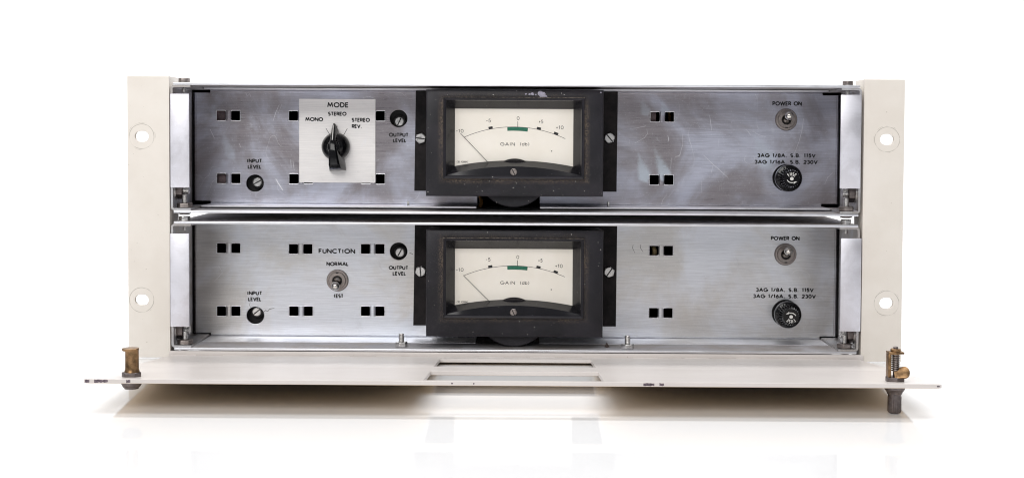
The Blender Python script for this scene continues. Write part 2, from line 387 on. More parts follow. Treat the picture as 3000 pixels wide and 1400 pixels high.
def text_mb(chars, cx, cz, cap, width, Y, weight, gap=.2, place=None):
    """lettering centred on (cx, cz) in the plane Y, squeezed to the measured width"""
    if isinstance(chars, str): chars = list(chars)
    adv = []; x = 0
    for i, ch in enumerate(chars):
        adv.append(x); x += GL[ch][0]+gap+(.12 if ch in 'I1.' else 0)+(.12 if i+1 < len(chars) and chars[i+1] == 'I' else 0)
    x -= gap; sx = (width-weight)/x if x*cap > 0 else 1
    mb = MB(); k = 0
    for ch, a in zip(chars, adv):
        for st in GL[ch][1]:
            pts = [((a+u-x/2)*sx, (v-.5)*(cap-weight)) for u, v in st]
            for run in split_runs(pts, weight):
                vs, fs = ribbon(run, weight, k*.003); k += 1
                mb.add([((cx+p, Y-.05-q, cz+r) if place is None else place(p, r, q)) for p, r, q in vs], fs)
    return mb
def letters(parent, s, px, py, cap, width, Y=52.0, weight=.55, mat='print_black', gap=.2, name='lettering'):
    X, Z = at(px, py, Y); k = px_mm(Y)
    return part(name, text_mb(s, X, Z, cap*k, width*k, Y, weight, gap), mat, parent, weld=False, smooth=0)

# ------------------------------------------------------------------ fasteners
def thread_prof(r, length, pitch=.8, depth=.28):
    p = []; n = max(2, int(length/pitch))
    for i in range(n): p += [(r-depth, i*pitch), (r, i*pitch+pitch*.35), (r, i*pitch+pitch*.6), (r-depth, (i+1)*pitch)]
    return p
def hexa(r, h, ch=.35): return [(r*.93, 0), (r, ch*.6), (r, h-ch*.8), (r*.88, h)]
def hex_mb(c, axis, r, h, phase=0.3): return MB().lathe(hexa(r, h), c, axis, 6, phase)
def slot_shade(parent, c, r, h, ang, w=.75):
    X, Y, Z = c; mb = MB().box(-r*.84, r*.84, -.1, .1, -w/2, w/2); ca, sa = math.cos(ang), math.sin(ang)
    return part('slot', mb.map(lambda a, b, q: (X+a*ca-q*sa, Y-h*.9+b, Z+a*sa+q*ca)), 'cavity_shade', parent, smooth=0)  # near-black strip laid in the screw slot to deepen its shade
def slotted(c, r, h, ang, hexed=True, phase=.2, slot=.9, depth=.9):
    """front-facing screw head with a real slot, facing -Y from plane y=c[1]"""
    mb = MB(); n = 6 if hexed else 24; X, Y, Z = c
    mb.lathe([(r, 0), (r, h*.72), (r*.9, h*.86)], c, 'Y-', n, phase)
    rr = r*.86; ca, sa = math.cos(ang), math.sin(ang)
    for sgn in (-1, 1):                      # the two raised halves of the head on either side of the slot
        a0 = math.asin(min(.99, slot/2/rr)); pts = [(rr*math.cos(a), sgn*rr*math.sin(a)) for a in [a0+(math.pi-2*a0)*i/12 for i in range(13)]]
        v = []
        for y in (Y-h*.86, Y-h-.25):
            v += [(X+(p*ca-q*sa)*(1 if y > Y-h else .94), y, Z+(p*sa+q*ca)*(1 if y > Y-h else .94)) for p, q in pts]
        m = len(pts); mb.add(v, [tuple(range(m)), tuple(range(2*m-1, m-1, -1))]+[(i, (i+1) % m, m+(i+1) % m, m+i) for i in range(m)])
    return mb

# ------------------------------------------------------------------ setting
def setting():
    fl = MB().box(-1600, 1600, -2300, 1300, -12, 0)
    o = part('floor', fl, 'floor', smooth=0); o['kind'] = 'structure'
    prof = [(1304, -11), (1304, 60)]
    prof = [(1302, -14.0)]+[(1302+500*math.sin(math.radians(a)), 486-500*math.cos(math.radians(a))) for a in range(0, 91, 6)]+[(1802, 4200)]
    mb = MB(); n = len(prof)
    mb.add([(x, y, z) for x in (-5000, 5000) for y, z in prof], [(i, i+1, n+i+1, n+i) for i in range(n-1)])
    o = part('backdrop', mb, 'backdrop'); o['kind'] = 'structure'
setting()

# ------------------------------------------------------------------ rack frame: ears, hinge, drop-down door, pawl fasteners
frame = link('rack_frame', None, None, (0, 0, 0))
frame['label'] = 'cream enamelled rack frame with slotted ears and a drop-down front door lying open'
frame['category'] = 'rack frame'
HOLES = [at(415, 400, 0), at(2599, 409, 0), at(415, 878, 0), at(2597, 888, 0)]
HOLES_L = [HOLES[0], HOLES[2]]; HOLES_R = [HOLES[1], HOLES[3]]
M['ear'] = ear_paint(HOLES)
XI_L = at(497, 600, 0)[0]; XI_R = at(2528, 600, 0)[0]; XO_L = -241.3; XO_R = 241.3; EH = 176.0
def slot_loop(c, w=8.6, h=6.6, n=10):
    x, z = c; r = h/2; d = w/2-r
    return [(x+d+r*math.cos(math.radians(-90+180*i/n)), z+r*math.sin(math.radians(-90+180*i/n))) for i in range(n+1)] + \
           [(x-d+r*math.cos(math.radians(90+180*i/n)), z+r*math.sin(math.radians(90+180*i/n))) for i in range(n+1)]
def ear(x0, x1, holes, inner):
    v, f = xz_plate([rrect(x0, x1, .6, EH)]+[slot_loop(h) for h in holes], 0, 3.0, .25)
    mb = MB().add(v, f); o = part('rack_ear', mb, 'ear', frame, smooth=0)
    s = 1 if inner > 0 else -1
    mb = MB().box(inner, inner+s*2.2, 3.05, 23, .6, EH)      # return flange running back from the inner edge
    part('ear_flange', mb, 'ear', o, bevel=.25)
    return o
ear(XO_L, XI_L, HOLES_L, XI_L-2.2 if False else XI_L)
ear(XI_R, XO_R, HOLES_R, XI_R)

# door geometry: t runs along the door from the hinge to the free edge
DX0, DX1 = at(247, 1111, -174)[0], at(2757, 1131, -174)[0]
Y_H, Z_H = -3.0, at(1500, 1046, -3)[1]
Y_F = -175.0; Z_F = at(1500, 1117, Y_F)[1]
DL = math.hypot(Y_F-Y_H, Z_F-Z_H); DC, DS = (Y_H-Y_F)/DL, (Z_F-Z_H)/DL; DT = 2.1
def dmap(u, t, w): return (u, Y_H-t*DC+(w)*DS*-1*-1*0 - w*0 + (-w)*(-DS)*0 + (w*DS), Z_H+t*DS+w*DC)   # w: height above the top face
def door():
    def rect_t(ux0, ux1, t0, t1): return [(ux0, t0), (ux1, t0), (ux1, t1), (ux0, t1)]
    cxw = at(1508, 1070, -80)[0]
    v, f = plate([rect_t(DX0, DX1, 0, DL), rect_t(cxw-46, cxw+46, 17, 77), rect_t(cxw-45.5, cxw+45.5, 111, 167)], DT, .2)
    mb = MB().add([(a, b, c-DT/2) for a, b, c in v], f).map(dmap)
    o = part('front_door', mb, 'door', frame, smooth=0)
    v, f = plate([rect_t(DX0+1, DX1-1, 1, DL-.6), rect_t(cxw-47, cxw+47, 16, 78), rect_t(cxw-46.5, cxw+46.5, 110, 168)], .12, 0)
    part('bounce_skin', MB().add([(a, b, c-DT-.08) for a, b, c in v], f).map(dmap), 'warm_underside', o, smooth=0)  # added sheet, its beige bounce tints the shade under the door
    # paint chips along the front edge, ragged little flakes proud of the enamel by a hair
    for (xa, xb) in ((249, 262), (276, 316), (370, 382), (1322, 1327), (1885, 1917), (1932, 1945), (2745, 2754), (1386, 1390)):
        Xa, Xb = at(xa, 1118, Y_F)[0], at(xb, 1118, Y_F)[0]; n = max(3, int((Xb-Xa)/.8)); pts = []
        for i in range(n+1): pts.append((Xa+(Xb-Xa)*i/n, -.15-random.random()*.45))
        for i in range(n, -1, -1): pts.append((Xa+(Xb-Xa)*i/n, -DT+.15+random.random()*.5))
        if Xb-Xa < 2: pts = [(a, -DT*.55+(b+DT*.55)*.5) for a, b in pts]
        mb = MB(); m = len(pts); vv = [dmap(a, DL+.02, b) for a, b in pts]+[dmap(a, DL-.1, b) for a, b in pts]
        mb.add(vv, [tuple(range(m))]+[(i, (i+1) % m, m+(i+1) % m, m+i) for i in range(m)])
        part('paint_chip', mb, 'chip', o, smooth=0)
    return o
door_o = door()
# piano hinge: a fixed leaf under the lower chassis and alternating knuckles
zl = at(1500, 1033, 0)[1]
hinge = part('hinge', MB().box(at(497, 1034, 0)[0], at(2528, 1034, 0)[0], -1.2, 1.5, 1.0, zl), 'door', frame, bevel=.3)
hp = 0
x = XI_L+1.2
kn_me = {}
while x+16 < XI_R:
    zc = Z_H-1.1; r = 1.25 if hp % 2 == 0 else 1.05
    mb = MB().lathe([(r*.85, 0), (r, .3), (r, 15.4), (r*.85, 15.7)], (0, 0, 0), 'X', 14)
    if hp % 2 not in kn_me: kn_me[hp % 2] = mb.mesh('knuckle', M['door'])
    link('knuckle', kn_me[hp % 2], hinge, (x, -2.3, zc)); hp += 1; x += 16.0

def fastener(px, full):
    """quarter-turn pawl fastener standing through the door near its free edge"""
    t = 158.0; X = at(px, 1100, -158)[0]; base = Vector(dmap(X, t, 0)); Y, Z = base.y, base.z
    f = part('pawl_fastener', hex_mb((X, Y, Z-.2), 'Z', 4.9, 2.7, .52 if full else .1), 'dark_metal', frame, bevel=.15)
    if not full:
        prof = [(3.9, 2.5), (3.7, 3.2), (3.45, 4), (3.4, 13.3), (3.45, 13.7)]
        mb = MB().lathe(prof, (X+.3, Y, Z), 'Z', 28)
        part('barrel', mb, 'brass', f)
        mb = MB().lathe([(4.1, 13.4), (4.3, 13.7), (4.3, 14.4), (4.1, 14.6)], (X-.5, Y+.2, Z), 'Z', 24)
        mb.map(lambda a, b, c: (min(a, X+3.6), b, c)); part('barrel_lip', mb, 'brass', f)
        zb = Z-DT
        mb = MB().lathe([(3.6, -3.9), (3.7, -3.2), (4.3, -3.0), (5.1, -1.6), (5.3, -.4), (5.3, .02)], (X, Y, zb-.05), 'Z', 28)
        part('knob', mb, 'dark_metal', f)
    else:
        # C-shaped cage: back post, top flange with collar, spring round a threaded spindle, brass pawl
        cage = MB().box(X-4.0, X-2.5, Y-2.6, Y+2.6, Z+2.4, Z+14.2).box(X-4.0, X+3.9, Y-3, Y+3, Z+14.2, Z+15.3)
        part('cage', cage, 'brass', f, bevel=.3)
        part('collar', MB().lathe([(2.5, 15.2), (2.6, 15.5), (2.6, 16.4), (2.3, 16.7)], (X+.2, Y, Z), 'Z', 20), 'brass', f)
        part('spindle', MB().lathe([(1.2, 2.4), (1.2, 17.5), (.9, 17.8)], (X+.2, Y, Z), 'Z', 16), 'dark_metal', f)
        pts = [(X+.2+1.75*math.cos(a), Y+1.75*math.sin(a), Z+5.2+8.9*a/(2*math.pi*9)) for a in [2*math.pi*9*i/200 for i in range(201)]]
        part('spring', MB().tube(pts, .36, 6), 'dull_screw', f)
        lp = [(-2.2, 3.1)]+[(3.0+2.6*math.cos(math.radians(a)), .3+3.2*math.sin(math.radians(a))) for a in range(95, -100, -15)]+[(-2.2, -2.9)]
        v, fa = plate([lp], 1.5, .3)
        mb = MB().add([(a, b, c) for a, b, c in v], fa)
        # the pawl tips towards the viewer so its rounded face shows
        rot = Matrix.Rotation(math.radians(52), 3, 'X') @ Matrix.Rotation(math.radians(-14), 3, 'Y')
        mb.map(lambda a, b, c: tuple(Vector((X+1.3, Y-2.2, Z+4.3))+rot @ Vector((a, b, c))))
        part('pawl', mb, 'brass', f)
        zb = Z-DT
        kn = [(3.6, -16.4+zb*0)]
        low = -(zb-.15)
        prof = [(2.0, low), (3.0, low+.5), (3.45, low+1.2), (3.45, -5.6), (3.3, -5.2), (3.3, -4.3), (3.75, -4.1), (4.0, -3.2), (5.1, -1.7), (5.2, 0)]
        def knurl(i, k, r): return r-(.18 if (1 <= i <= 3 and k % 2) else 0)
        mb = MB().lathe(prof, (X, Y, zb-.05), 'Z', 52, 0, knurl)
        part('knob', mb, 'dark_metal', f, smooth=25)
fastener(389, False); fastener(2618, True)
# the door also carries a raised line that stands in for the unit's reflection
mb = MB().add([dmap(a, t, w) for a in (DX0+6, DX1-6) for t, w in ((92.2, .03), (92.9, .16), (93.6, .03))], [(0, 1, 4, 3), (1, 2, 5, 4)])
part('reflection_line', mb, 'door', door_o)

# ------------------------------------------------------------------ modules
PY = 52.0; T = 1.45
XB_L, XB_R = at(500, 600, 0)[0], at(2521, 600, 0)[0]       # bracket outer faces
XP_L, XP_R = at(509, 600, 0)[0], at(2515, 600, 0)[0]       # cover plates
SQ = 6.05
def rounded_u(x0, x1, z0, z1, r, th, y0, y1, side):
    """C profile (flange, wall, flange) with rounded bends, extruded in depth. side -1: wall at x0; +1: wall at x1"""
    def path(o):
        rr = r-o; s = side; xw = x0 if s < 0 else x1; xe = x1 if s < 0 else x0; d = -s
        P = [(xe, z1-o)]
        for k in range(7):
            a = math.radians(90*k/6); P.append((xw+d*(r-rr*math.sin(a)) , z1-r+rr*math.cos(a)))
        for k in range(7):
            a = math.radians(90*k/6); P.append((xw+d*(r-rr*math.cos(a)), z0+r-rr*math.sin(a)))
        P.append((xe, z0+o)); return P
    a, b = path(0), path(th); n = len(a); mb = MB()
    ring = a+b[::-1]; m = len(ring)
    v = [(p[0], y0, p[1]) for p in ring]+[(p[0], y1, p[1]) for p in ring]
    f = [(i, (i+1) % m, m+(i+1) % m, m+i) for i in range(m)]
    f += [(i, i+1, m-2-i, m-1-i) for i in range(n-1)] + [(m+i, 2*m-1-i, 2*m-2-i, m+i+1) for i in range(n-1)]
    return mb.add(v, f)

def bent_strip(x0, x1, y_back, y_front, z, r, th, up):
    """a flange running forward from the panel edge with a rounded bend; up=+1 if the panel rises above it"""
    P = []; Q = []
    for k in range(7):
        a = math.radians(90*k/6)
        P.append((y_back-r+r*math.cos(a)+0, z+up*(r-r*math.sin(a))))
        Q.append((y_back-r+(r+th)*math.cos(a), z+up*(r-(r+th)*math.sin(a))))
    P.append((y_front, z)); Q.append((y_front, z-up*th))
    ring = P+Q[::-1]; m = len(ring); n = len(P); mb = MB()
    v = [(x0, p[0], p[1]) for p in ring]+[(x1, p[0], p[1]) for p in ring]
    f = [(i, (i+1) % m, m+(i+1) % m, m+i) for i in range(m)]
    f += [(i, i+1, m-2-i, m-1-i) for i in range(n-1)] + [(m+i, 2*m-1-i, 2*m-2-i, m+i+1) for i in range(n-1)]
    return mb.add(v, f)

def toggle(parent, px, py, tilt_px, label=None):
    X, Z = at(px, py, PY); k = px_mm(PY)
    def nut_r(i, kk, r): return r-(.22 if (i in (1, 2) and kk % 2) else 0)
    nut = part('toggle_switch', MB().lathe([(7.3, .0), (7.25, .2), (7.1, 1.3), (6.8, 1.55), (5.75, 1.6), (5.75, .9)], (X, PY-.02, Z), 'Y-', 72, 0, nut_r), 'dull_screw', parent, smooth=28)
    # threaded bushing with keyway
    mb = MB(); n = 48
    prof = [(5.6, .2), (5.6, 2.1), (5.35, 2.3), (3.6, 2.3), (3.3, 2.1), (3.3, -2.5), (.01, -2.6)]
    mb.lathe(prof, (X, PY, Z), 'Y-', n); part('bushing', mb, 'dull_screw', nut, smooth=28)
    part('boot', MB().lathe([(3.25, 1.1), (.01, 1.15)], (X, PY, Z), 'Y-', 24), 'cavity_shade', nut)
    s = -1 if tilt_px < 0 else 1
    kz = Z+(5.15 if s < 0 else -5.15)
    part('keyway', MB().box(X-.9, X+.9, PY-2.32, PY-2.2, kz-.32, kz+.32), 'cavity_shade', nut)
    tilt = tilt_px*k/11.5; e3 = Vector((0, -1, tilt)).normalized(); e1 = Vector((1, 0, 0)); e2 = e3.cross(e1)
    prof = [(.5, -1), (2.3, -.6), (2.55, .3), (2.35, 1.6), (1.55, 2.6), (1.55, 4.2), (1.75, 5.5), (2.1, 7.3), (2.35, 8.0)]
    prof += [(2.85*math.cos(math.radians(a)), 10.2+2.85*math.sin(math.radians(a))) for a in range(-50, 91, 10)]
    prof[-1] = (.02, prof[-1][1])
    part('lever', MB().lathe(prof, (X, PY-.8, Z), (e1, e2, e3), 32), 'chrome', nut, smooth=60)
    return nut

def fuse(parent, px, py, flip):
    X, Z = at(px, py, PY)
    def kr(i, k, r): return r-(.62 if (i in (7, 8) and k % 4 in (2, 3)) else 0)
    holder = part('fuse_holder', MB().lathe([(8.9, 0), (8.8, .8), (8.5, 1.2)], (X, PY, Z), 'Y-', 48), 'gloss_black', parent)
    prof = [(8.1, 1.0), (8.1, 4), (8.55, 7), (8.75, 8.6), (8.75, 10.6), (8.3, 11.5), (7.6, 11.7), (7.0, 12.0), (5.5, 20.4), (5.0, 20.9), (.01, 20.9)]
    cap = part('fuse_cap', MB().lathe(prof, (X, PY, Z), 'Y-', 96, 0, kr), 'gloss_black', holder, smooth=35); cap = holder
    Yf = PY-20.9; a0 = math.pi if flip else 0
    ca, sa = math.cos(a0-.03), math.sin(a0-.03)
    def turn(u, v, q): return (X+u*ca-v*sa, Yf-.06-q, Z+u*sa+v*ca)
    mb = MB()
    for i, ch in enumerate('FUSE'):
        th = math.radians((1.5-i)*28); rad = 3.1
        def pl(p, r, q, th=th): 
            rr = rad+r; return turn(-rr*math.sin(th)+p*math.cos(th), rr*math.cos(th)+p*math.sin(th), q)
        mb.v, mb.f = MB().add(mb.v, mb.f).v, mb.f
        t = text_mb(ch, 0, 0, 2.3, 1.12, 0, .34, place=pl); mb.add(t.v, t.f)
    part('fuse_lettering', mb, 'print_white', cap, weld=False, smooth=0)
    mb = MB(); n = 24
    mb.add([turn(1.15*math.cos(2*math.pi*k/n), 1.15*math.sin(2*math.pi*k/n), 0) for k in range(n)], [tuple(range(n))])
    part('dot', mb, 'print_white', cap, smooth=0)
    mb = MB(); v, f = ribbon([(3.3*math.sin(math.radians(a)), -3.05*math.cos(math.radians(a))+.5) for a in range(-64, 25, 8)], .5)
    mb.add([turn(*p) for p in v], f)
    mb.add([turn(*p) for p in ((1.3, -3.35, .004), (1.7, -1.75, .004), (3.5, -1.6, .004))], [(0, 1, 2)])
    part('arrow', mb, 'print_white', cap, weld=False, smooth=0)

def trimmer(parent, hx, hy, sx, sy, ang):
    Xs, Zs = at(sx, sy, PY+2.5); Xh, Zh = at(hx, hy, PY+6)
    body = part('level_trimmer', MB().lathe([(6.8, 0), (6.8, 6)], (Xh, PY+14, Zh), 'Y-', 32), 'cavity_shade', parent)
    part('bushing', MB().lathe([(4.4, 0), (4.4, 3.5), (3.9, 4), (3.0, 4), (3.0, 0)], (Xs, PY+9, Zs), 'Y-', 28), 'cavity_shade', body)  # body and bushing coloured near-black, painting the access hole's shade
    sh = part('shaft', slotted((Xs, PY+9, Zs), 3.1, 6.0, ang, False, 0, .8), 'screw', body)
    slot_shade(body, (Xs, PY+9, Zs), 3.1, 6.0, ang)

def knob(parent, px, py):
    X, Z = at(px, py, PY-2)
    n = 48
    prof = [(9.3, .4), (9.4, 1.4), (9.2, 3.0), (8.5, 5.6), (7.2, 8.0), (5.2, 9.6), (4.2, 9.9), (4.1, 12.8), (3.6, 13.4), (.02, 13.6)]
    o = part('selector_knob', MB().lathe(prof, (X, PY-1.2, Z), 'Y-', n), 'gloss_black', parent, smooth=45)
    rows = [  # z, centre shift, half width at foot, half width at crest, height of crest
        (15.3, .0, .35, .15, 1.8), (14.0, 0, 1.3, .35, 3.5), (11, 0, 2.4, .75, 7.2), (7.5, 0, 3.1, 1.2, 11.3), (4.2, 0, 3.5, 1.6, 15.0), (3.4, 0, 3.6, 1.8, 16.0),
        (0, 0, 3.9, 2.05, 17.2), (-4, 0, 4.4, 2.45, 17.6), (-8, 0, 5.0, 2.9, 17.6), (-11.6, 0, 5.4, 3.3, 17.2), (-13.6, 0, 5.5, 3.5, 14.6), (-15.2, 0, 5.5, 4.0, 9.5), (-16.0, 0, 5.4, 4.9, 2.4)]
    mb = MB(); m = 6
    for z, cx, wb, wt, h in rows:
        y = PY-1.2
        mb.v += [(X-wb, y-.3, Z+z), (X-wb*.97, y-.3-h*.15, Z+z), (X-wt-.25, y-h*.93, Z+z), (X-wt*.7, y-h, Z+z), (X+wt*.7, y-h, Z+z), (X+wt+.25, y-h*.93, Z+z), (X+wb*.97, y-.3-h*.15, Z+z), (X+wb, y-.3, Z+z)]
    m = 8
    for i in range(len(rows)-1):
        for k in range(m-1): mb.f.append((i*m+k, i*m+k+1, (i+1)*m+k+1, (i+1)*m+k))
        mb.f.append((i*m+m-1, i*m, (i+1)*m, (i+1)*m+m-1))
    mb.f += [tuple(range(m)), tuple((len(rows)-1)*m+k for k in reversed(range(m)))]
    ck, sk = math.cos(math.radians(4.5)), math.sin(math.radians(4.5))
    mb.map(lambda a, b, c: (X+(a-X)*ck-(c-Z)*sk, b, Z+(a-X)*sk+(c-Z)*ck))
    part('pointer', mb, 'gloss_black', o, bevel=.18, segs=2, smooth=38)
    ml = MB(); L_ = [(14.2, 3.3), (12.5, 5.4), (11, 7.2), (7.5, 11.3), (4.4, 14.8)]
    for z, h in L_: ml.v += [(X-.42, PY-1.2-h-.12, Z+z+.1), (X+.18, PY-1.2-h-.12, Z+z+.1)]
    ml.f = [(2*i, 2*i+1, 2*i+3, 2*i+2) for i in range(len(L_)-1)]
    ml.map(lambda a, b, c: (X+(a-X)*ck-(c-Z)*sk, b, Z+(a-X)*sk+(c-Z)*ck)); part('indicator_line', ml, 'print_white', o, smooth=0)
    return o

def meter(parent, u):
    """u: dict of photo measures for this meter"""
    YF = 6.0; YD = 16.0; NB = 18
    def loop(x0, y0, x1, y1, arch, Y, grow=0):
        XL, ZT = at(x0, y0, Y); XR, _ = at(x1, y0, Y); _, ZB = at((x0+x1)/2, y1, Y); ZT = at((x0+x1)/2, y0, Y)[1]
        k = px_mm(Y); XL -= grow; XR += grow; ZT += grow; ZB -= grow
        P = [(XL, Y, ZT), (XR, Y, ZT)]
        for i in range(NB+1):
            t = i/NB; P.append((XR+(XL-XR)*t, Y, ZB+arch*k*(1-(2*t-1)**2)))
        return P
    x0, y0, x1, y1 = u['outer']; rx0, ry0, rx1, ry1 = u['ridge']; dx0, dy0, dx1, dy1, da = u['dial']
    loops = [loop(x0, y0, x1, y1, 0, YF, -1.0), loop(x0, y0, x1, y1, 0, YF, 0), loop(x0, y0, x1, y1, 0, YF, 0), loop(x0, y0, x1, y1, 0, YF, -.25), loop(x0, y0, x1, y1, 0, YF, -1.1),
             loop(rx0, ry0, rx1, ry1, 0, YF, .1), loop(rx0, ry0, rx1, ry1, 0, YF, -.25), loop(rx0, ry0, rx1, ry1, 0, YF, -.8), loop(rx0, ry0, rx1, ry1, 0, YF, -2.0),
             loop(rx0+13, ry0+11, rx1-12, ry1-11, 0, YF, 0), loop(rx0+14, ry0+12, rx1-13, ry1-13, 25, YF, 0), loop(dx0, dy0, dx1, dy1, da, YD, 0)]
    ys = [50.4, 9.5, 8.0, 6.5, YF, YF, YF-1.7, YF-2.1, YF-1.5, YF+.2, YF+.6, YD]
    mb = MB(); m = NB+3
    for L, y in zip(loops, ys): mb.v += [(p[0], y, p[2]) for p in L]
    for i in range(len(loops)-1):
        for k in range(m): mb.f.append((i*m+k, i*m+(k+1) % m, (i+1)*m+(k+1) % m, (i+1)*m+k))
    Xc = (at(rx0, ry0, YF)[0]+at(rx1, ry0, YF)[0])/2; Zc = (at(rx0, ry0, YF)[1]+at(rx1, ry1, YF)[1])/2
    hx = (at(rx1, ry0, YF)[0]-at(rx0, ry0, YF)[0])/2; hz = (at(rx0, ry0, YF)[1]-at(rx1, ry1, YF)[1])/2
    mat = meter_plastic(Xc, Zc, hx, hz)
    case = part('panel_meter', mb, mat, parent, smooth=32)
    # barrel behind the bezel, its rim showing below
    bx, bz = at(1505, y0+235, 12); zfl = WPOS[parent.name].z+T+.25; bz = max(bz, zfl+23.4); zcl = at(1500, y1, YF)[1]+2.5
    mbb = MB().lathe([(22.8, 0), (23.4, .6), (23.4, 37.4), (22.9, 38)], (bx, 50, bz), 'Y-', 96).map(lambda a, b, c: (a, b, min(c, zcl)))
    part('meter_barrel', mbb, mat, case, smooth=30)
    # dial card
    e = .8; XL, ZT = at(dx0, dy0, YD); XR = at(dx1, dy0, YD)[0]; ZB = at(1500, dy1, YD)[1]
    dial = part('dial', MB().box(XL-e, XR+e, YD+.1, YD+.7, ZB-e, ZT+e), 'dial', case, smooth=0)
    # scale arc, ticks and marks
    def pt(p): return at(p[0], p[1], YD+.1)
    a, b, c = (Vector(pt(q)) for q in u['arc'])
    d = 2*(a.x*(b.y-c.y)+b.x*(c.y-a.y)+c.x*(a.y-b.y))
    ux = ((a.length_squared)*(b.y-c.y)+(b.length_squared)*(c.y-a.y)+(c.length_squared)*(a.y-b.y))/d
    uy = ((a.length_squared)*(c.x-b.x)+(b.length_squared)*(a.x-c.x)+(c.length_squared)*(b.x-a.x))/d
    O = Vector((ux, uy)); Rr = (a-O).length
    aa, ac = math.atan2(a.y-uy, a.x-ux), math.atan2(c.y-uy, c.x-ux)
    def band(r0, r1, a0, a1, Y, n=28):
        mb = MB(); 
        for i in range(n+1):
            t = a0+(a1-a0)*i/n; mb.v += [(ux+r0*math.cos(t), Y, uy+r0*math.sin(t)), (ux+r1*math.cos(t), Y, uy+r1*math.sin(t))]
        mb.f = [(2*i, 2*i+1, 2*i+3, 2*i+2) for i in range(n)]; return mb
    part('scale_line', band(Rr-.13, Rr+.13, aa, ac, YD+.04), 'print_black', case, smooth=0)
    def ang(px): 
        X = at(px, u['arc'][1][1], YD)[0]; return math.acos((X-ux)/Rr)
    part('green_band', band(Rr-2.4, Rr-.05, ang(u['green'][0]), ang(u['green'][1]), YD+.03), 'green', case, smooth=0)
    for px in u['marks']: part('scale_mark', band(Rr+.02, Rr+1.55, ang(px-6), ang(px+6), YD+.03, 4), 'print_black', case, smooth=0)
    z0 = pt((u['zero'][0], u['zero'][1])); z1 = pt((u['zero'][0]+1, u['zero'][2]))
    part('zero_tick', MB().box(z0[0]-.16, z0[0]+.16, YD+.02, YD+.08, min(z0[1], z1[1]), max(z0[1], z1[1])), 'print_black', case, smooth=0)
    k = px_mm(YD)
    for s, px, py, cap, w in u['text']:
        letters(case, s, px, py, cap, w, YD+.1, .30, 'print_black', .3, 'scale_lettering')
    letters(case, 'CBS A28884C', dx0+22, dy1-(10 if u['tag'] else 13), 5.5, 34, YD+.1, .16, 'print_grey', .3, 'scale_lettering')
    q = pt(u['dot']); part('dot', MB().lathe([(.38, 0), (.3, .04)], (q[0], YD+.08, q[1]), 'Y-', 12), 'print_black', case, smooth=0)
    # needle floats in front of the dial
    n0, n1 = at(*u['needle'][0], YD-2.2), at(*u['needle'][1], YD-2.2)
    part('needle', MB().tube([(n0[0], YD-2.2, n0[1]), ((n0[0]*.4+n1[0]*.6), YD-2.2, (n0[1]*.4+n1[1]*.6)), (n1[0], YD-1.9, n1[1])], .17, 8), 'print_black', case)
    hx_, hz_ = at(u['hub'][0], u['hub'][1], YD-1.5); hr = u['hub'][2]*k
    zc_ = hz_-hr; a_ = math.acos(max(-1, (hr-16*k)/hr)); pts = [(hx_+hr*math.sin(-a_+2*a_*i/20), zc_+hr*math.cos(-a_+2*a_*i/20)) for i in range(21)]
    v, f = xz_plate([pts], YD-1.3, 1.2, .2); part('pivot_cover', MB().add(v, f), 'black_plate', case, smooth=30)
    sx, sz = at(u['screw'][0], u['screw'][1], YF+.5)
    part('zero_screw', slotted((sx, YF+1.2, sz), 2.25, 1.5, math.radians(115), False, 0, .6), 'dull_screw', case)
    slot_shade(case, (sx, YF+1.2, sz), 2.25, 1.5, math.radians(115), .6)
    return case

def square_holes(centres):
    H = []
    for px, py in centres:
        X, Z = at(px, py, PY)
        for s in (-1, 1):
            x = X+s*21*.2249; rin = .9
            H.append((rrect(x-SQ/2, x+SQ/2, Z-3.2, Z+3.2, (.25, rin, rin, .25) if s < 0 else (rin, .25, .25, rin), 4)))
    return H

